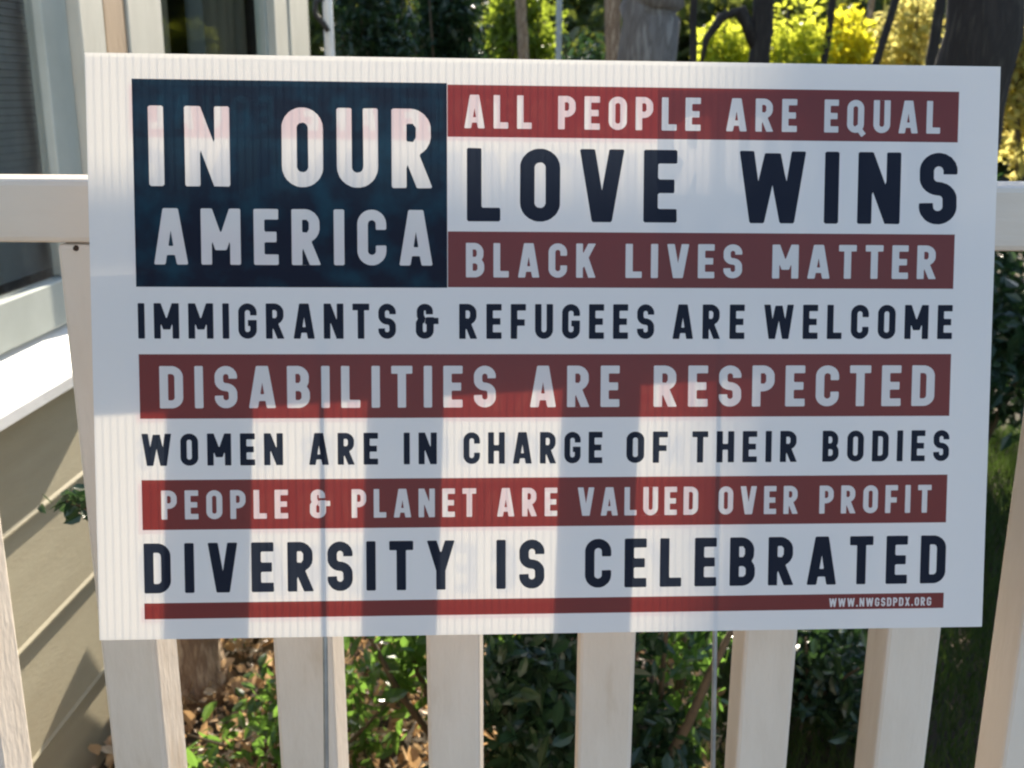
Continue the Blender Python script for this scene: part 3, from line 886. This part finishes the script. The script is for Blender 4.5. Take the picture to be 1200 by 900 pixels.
# dark shrub on the right, in the shade
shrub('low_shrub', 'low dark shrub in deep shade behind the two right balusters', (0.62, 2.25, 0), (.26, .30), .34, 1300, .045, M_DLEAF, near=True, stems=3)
shrub('broad_shrub', 'unseen dark shrub added behind the right half of the sign to shade the lawn', (0.88, 3.7, 0), (.55, .5), 1.08, 2600, .07, M_DLEAF, k=14)  # hidden by the sign, added to keep sun off the ground at right
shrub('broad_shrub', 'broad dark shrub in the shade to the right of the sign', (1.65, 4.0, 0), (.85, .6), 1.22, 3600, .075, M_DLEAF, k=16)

# --- poles
p = at(386, 30, 4.95)
t = empty('garden_pole', (p.x, p.y, 0), 'thin white pole with a small iron hook just beyond the house corner', 'pole')
mb = MB(); mb.tube([(p.x, p.y, -.02), (p.x, p.y, 1.2), (p.x - .012, p.y, 2.7)], [.022, .022, .021], 12); mb.build('pole', M_POLE, t)
mb = MB(); z = at(380, 22, 4.9).z
mb.tube([(p.x - .02, p.y - .02, z + .09), (p.x - .05, p.y - .03, z + .07), (p.x - .055, p.y - .03, z + .02), (p.x - .02, p.y - .03, z - .02), (p.x + .0, p.y - .03, z - .05)], [.012] * 5, 8); mb.build('hook', M_BLACK, t)
p = at(655, 30, 9.0)
t = empty('garden_pole', (p.x, p.y, 0), 'slender grey pole standing in front of the shaded shrubs', 'pole')
mb = MB(); mb.tube([(p.x, p.y, -.02), (p.x, p.y, 1.5), (p.x, p.y, 2.9)], [.027, .026, .024], 10); mb.build('pole', M_GPOLE, t)
mb = MB(); mb.tube([(p.x, p.y, 2.9), (p.x, p.y, 2.94)], [.034, .02], 10); mb.build('cap', M_GPOLE, t)

# --- tree with a visible trunk; unseen limb and crown placed to shade the sign
def tx(px, Y): return at(px, 30, Y).x
X1 = tx(762, 5.0)
q0, q1 = sp(0.62, 0.128), sp(-0.05, 0.128)
l0, l1, l2 = sunward(q0, 4.9), sunward(sp(0.33, .128), 4.1), sunward(q1, 3.2)
l3 = sunward(sp(-0.55, .124), 2.9)
tree('shade_tree', 'grey barked tree with a smooth straight trunk above the middle of the sign', [(X1 - .02, 5, -.05), (X1 - .01, 5, .5), (X1 + .0, 5, 1.75), (X1 + .03, 5, 2.0), (X1 + .345, 5, 2.9), (X1 + .50, 5.1, 4.6), (X1 + .68, 5.2, 6.5)],
     [.20, .145, .130, .130, .13, .10, .04], M_BARK,
     limbs=[([l0 + Vector((.05, .1, 0)), l0, l1, l2, l3], [.06, .036, .034, .032, .016]),
            ([(X1 + .31, 5, 2.75), (X1 + .7, 4.7, 3.1), (X1 + 1.4, 4.5, 3.3)], [.07, .05, .02]),
            ([(X1 + .33, 5, 3.6), (X1 + .8, 5.1, 4.4), (X1 + 1.3, 5.1, 5.0)], [.07, .05, .02])],
     crown=[((X1 + 1.24, 4.9, 3.25), (.78, .7, .85), 4600, .12, M_DLEAF), ((X1 + 1.6, 5, 4.6), (1.1, .9, .9), 3000, .13, M_DLEAF), ((X1 + .9, 5.2, 6.3), (.9, .8, .9), 1200, .13, M_DLEAF)])

# --- other trunks
def simple_tree(label, px0, px1, Y, wpx, bark, cz=8.5, lean=0.0, crown_n=900, mt=None, limbs=(), top=9.0, snag=False):
    r = wpx / F_PX * Y / 2
    xb = tx(px1, Y); xt = tx(px0, Y); sl = (xt - xb) / 0.5
    x = lambda z: xb + sl * (z - 1.6) * (1 if z < 2.6 else 0) + (sl * 1.0 if z >= 2.6 else 0)
    if snag:
        return tree('woodland_tree', label, [(x(0), Y, -.05), (x(1.0), Y, 1.0), (x(1.8), Y, 1.8), (x(2.6), Y, 2.6), (x(2.6) + .03, Y, 3.3)],
                    [r * 1.4, r * 1.03, r, r * .97, r * .55], bark, limbs=[([(x(2.6), Y, 2.7), (x(2.6) - .2, Y, 3.0), (x(2.6) - .3, Y, 3.3)], [r * .5, r * .4, r * .1])],
                    group='trees in the wood beyond the garden')
    return tree('woodland_tree', label, [(x(0), Y, -.05), (x(1.0), Y, 1.0), (x(1.8), Y, 1.8), (x(2.6), Y, 2.6), (x(2.6) + .1, Y, 5.0), (x(2.6) + .2, Y, top)],
                [r * 1.4, r * 1.03, r, r * .97, r * .75, r * .25], bark, limbs=limbs,
                crown=[((x(2.6) + .2, Y, top), (1.3, 1.3, 1.4), crown_n, .2, mt or M_GLEAF)], group='trees in the wood beyond the garden')


simple_tree('thick dark tree trunk rising behind the right corner of the sign', 1158, 1146, 4.4, 80, M_DBARK, mt=M_DLEAF)
Y3 = 9.0; x3 = tx(893, Y3)
arch = [(x3, Y3, 1.75), at(868, 12, Y3), at(846, 20, Y3), at(828, 45, Y3), at(822, 75, Y3)]
simple_tree('dark trunk with an arching limb on its left above the word ARE', 893, 893, Y3, 23, M_DBARK, limbs=[(arch, [.06, .05, .04, .03, .015])])
simple_tree('very thin dark trunk just right of the grey barked tree', 811, 815, 8.0, 8, M_DBARK)
simple_tree('thin dark trunk leaning right over the brightest yellow shrub', 1043, 1028, 10.0, 9, M_DBARK)
simple_tree('slim dark trunk close to the left of the thick dark trunk', 1100, 1095, 8.0, 12, M_DBARK)
simple_tree('slim trunk between the green gold and the yellow shrub', 972, 968, 11.0, 8, M_DBARK)
simple_tree('brown trunk close to the left side of the grey barked tree', 718, 719, 9.5, 18, M_BBARK, snag=True)
simple_tree('thin brown trunk among the sunlit leaves above the red stripe', 612, 616, 12.0, 12, M_BBARK, snag=True)
simple_tree('thin leaning trunk behind the yellow shrubs', 1016, 1012, 13.0, 7, M_BBARK)

# --- mid distance shrubs
def bush(label, pxa, pxb, Y, h, n, size, mt, k=12, cat='shrub', ry=1.0):
    x0, x1 = tx(pxa, Y), tx(pxb, Y)
    shrub('garden_shrub', label, ((x0 + x1) / 2, Y, 0.0), ((x1 - x0) / 2 * 1.15, min(1.0, (x1 - x0) / 2 * 1.1) * ry), h, n, size, mt, k=k * 2, puff=.36, group='shrubs at the edge of the wood')


bush('tall dark evergreen shrub beyond the white pole', 392, 480, 9.5, 3.0, 6000, .10, M_DLEAF, k=20)
bush('dark evergreen shrub standing next to the sunlit gap in the trees', 470, 575, 10.5, 2.9, 6000, .10, M_DLEAF, k=20)
bush('loose sunlit green shrub behind the thin brown trunk', 565, 655, 13, 3.0, 2600, .14, M_GLEAF, k=9)
bush('dark low shrub between the grey pole and the brown trunk', 655, 735, 10, 2.05, 3500, .10, M_DLEAF)
bush('yellow green shrub below the arching limb', 812, 885, 11.5, 2.5, 2600, .12, M_YGLEAF, ry=.55)
bush('rounded green gold shrub just right of the trunk with the arching limb', 895, 968, 11.2, 2.55, 3000, .11, M_YGLEAF, ry=.55)
bush('brightest rounded yellow shrub in full sun', 952, 1036, 11.5, 2.5, 3400, .11, M_YLEAF, ry=.5)
bush('amber leaved shrub left of the thick dark trunk', 1026, 1110, 12.0, 2.7, 3000, .12, M_OLEAF, ry=.5)
bush('amber shrub glimpsed right of the thick dark trunk', 1135, 1330, 10.0, 3.3, 5000, .12, M_OLEAF, ry=.5)

# --- the wood beyond, one mass
Pn = []
for i in range(190):
    x = RNG.uniform(-18, 24); yy = RNG.uniform(17, 32)
    Pn.append(blob((x, yy, RNG.uniform(.6, 2.3 + (yy - 17) * .33)), (1.8, 1.4, 1.4), 380, k=6))
for i in range(130):
    x = RNG.uniform(-24, 34); yy = RNG.uniform(33, 40)
    Pn.append(blob((x, yy, RNG.uniform(.8, 7.5)), (2.6, 1.6, 1.8), 260, k=6))
for i in range(46):
    yy = RNG.uniform(-4, 18); x = RNG.uniform(9, 16)
    Pn.append(blob((x, yy, RNG.uniform(.6, 6)), (1.6, 1.8, 1.6), 220, k=6))
P = np.vstack(Pn); P[:, 2] = np.maximum(P[:, 2], .05)
V, Fc = leaves(P, .42, up=.3)
M_WOOD = mat('wood_leaf', (0.035, 0.055, 0.020), 0.6, var=[(0.06, 0.085, 0.02), (0.04, 0.05, 0.025), (0.10, 0.10, 0.03)], island=True, transl=0.4, tcol=(0.30, 0.34, 0.05))
wd = from_arrays('woodland', V, Fc, M_WOOD, kind='stuff')
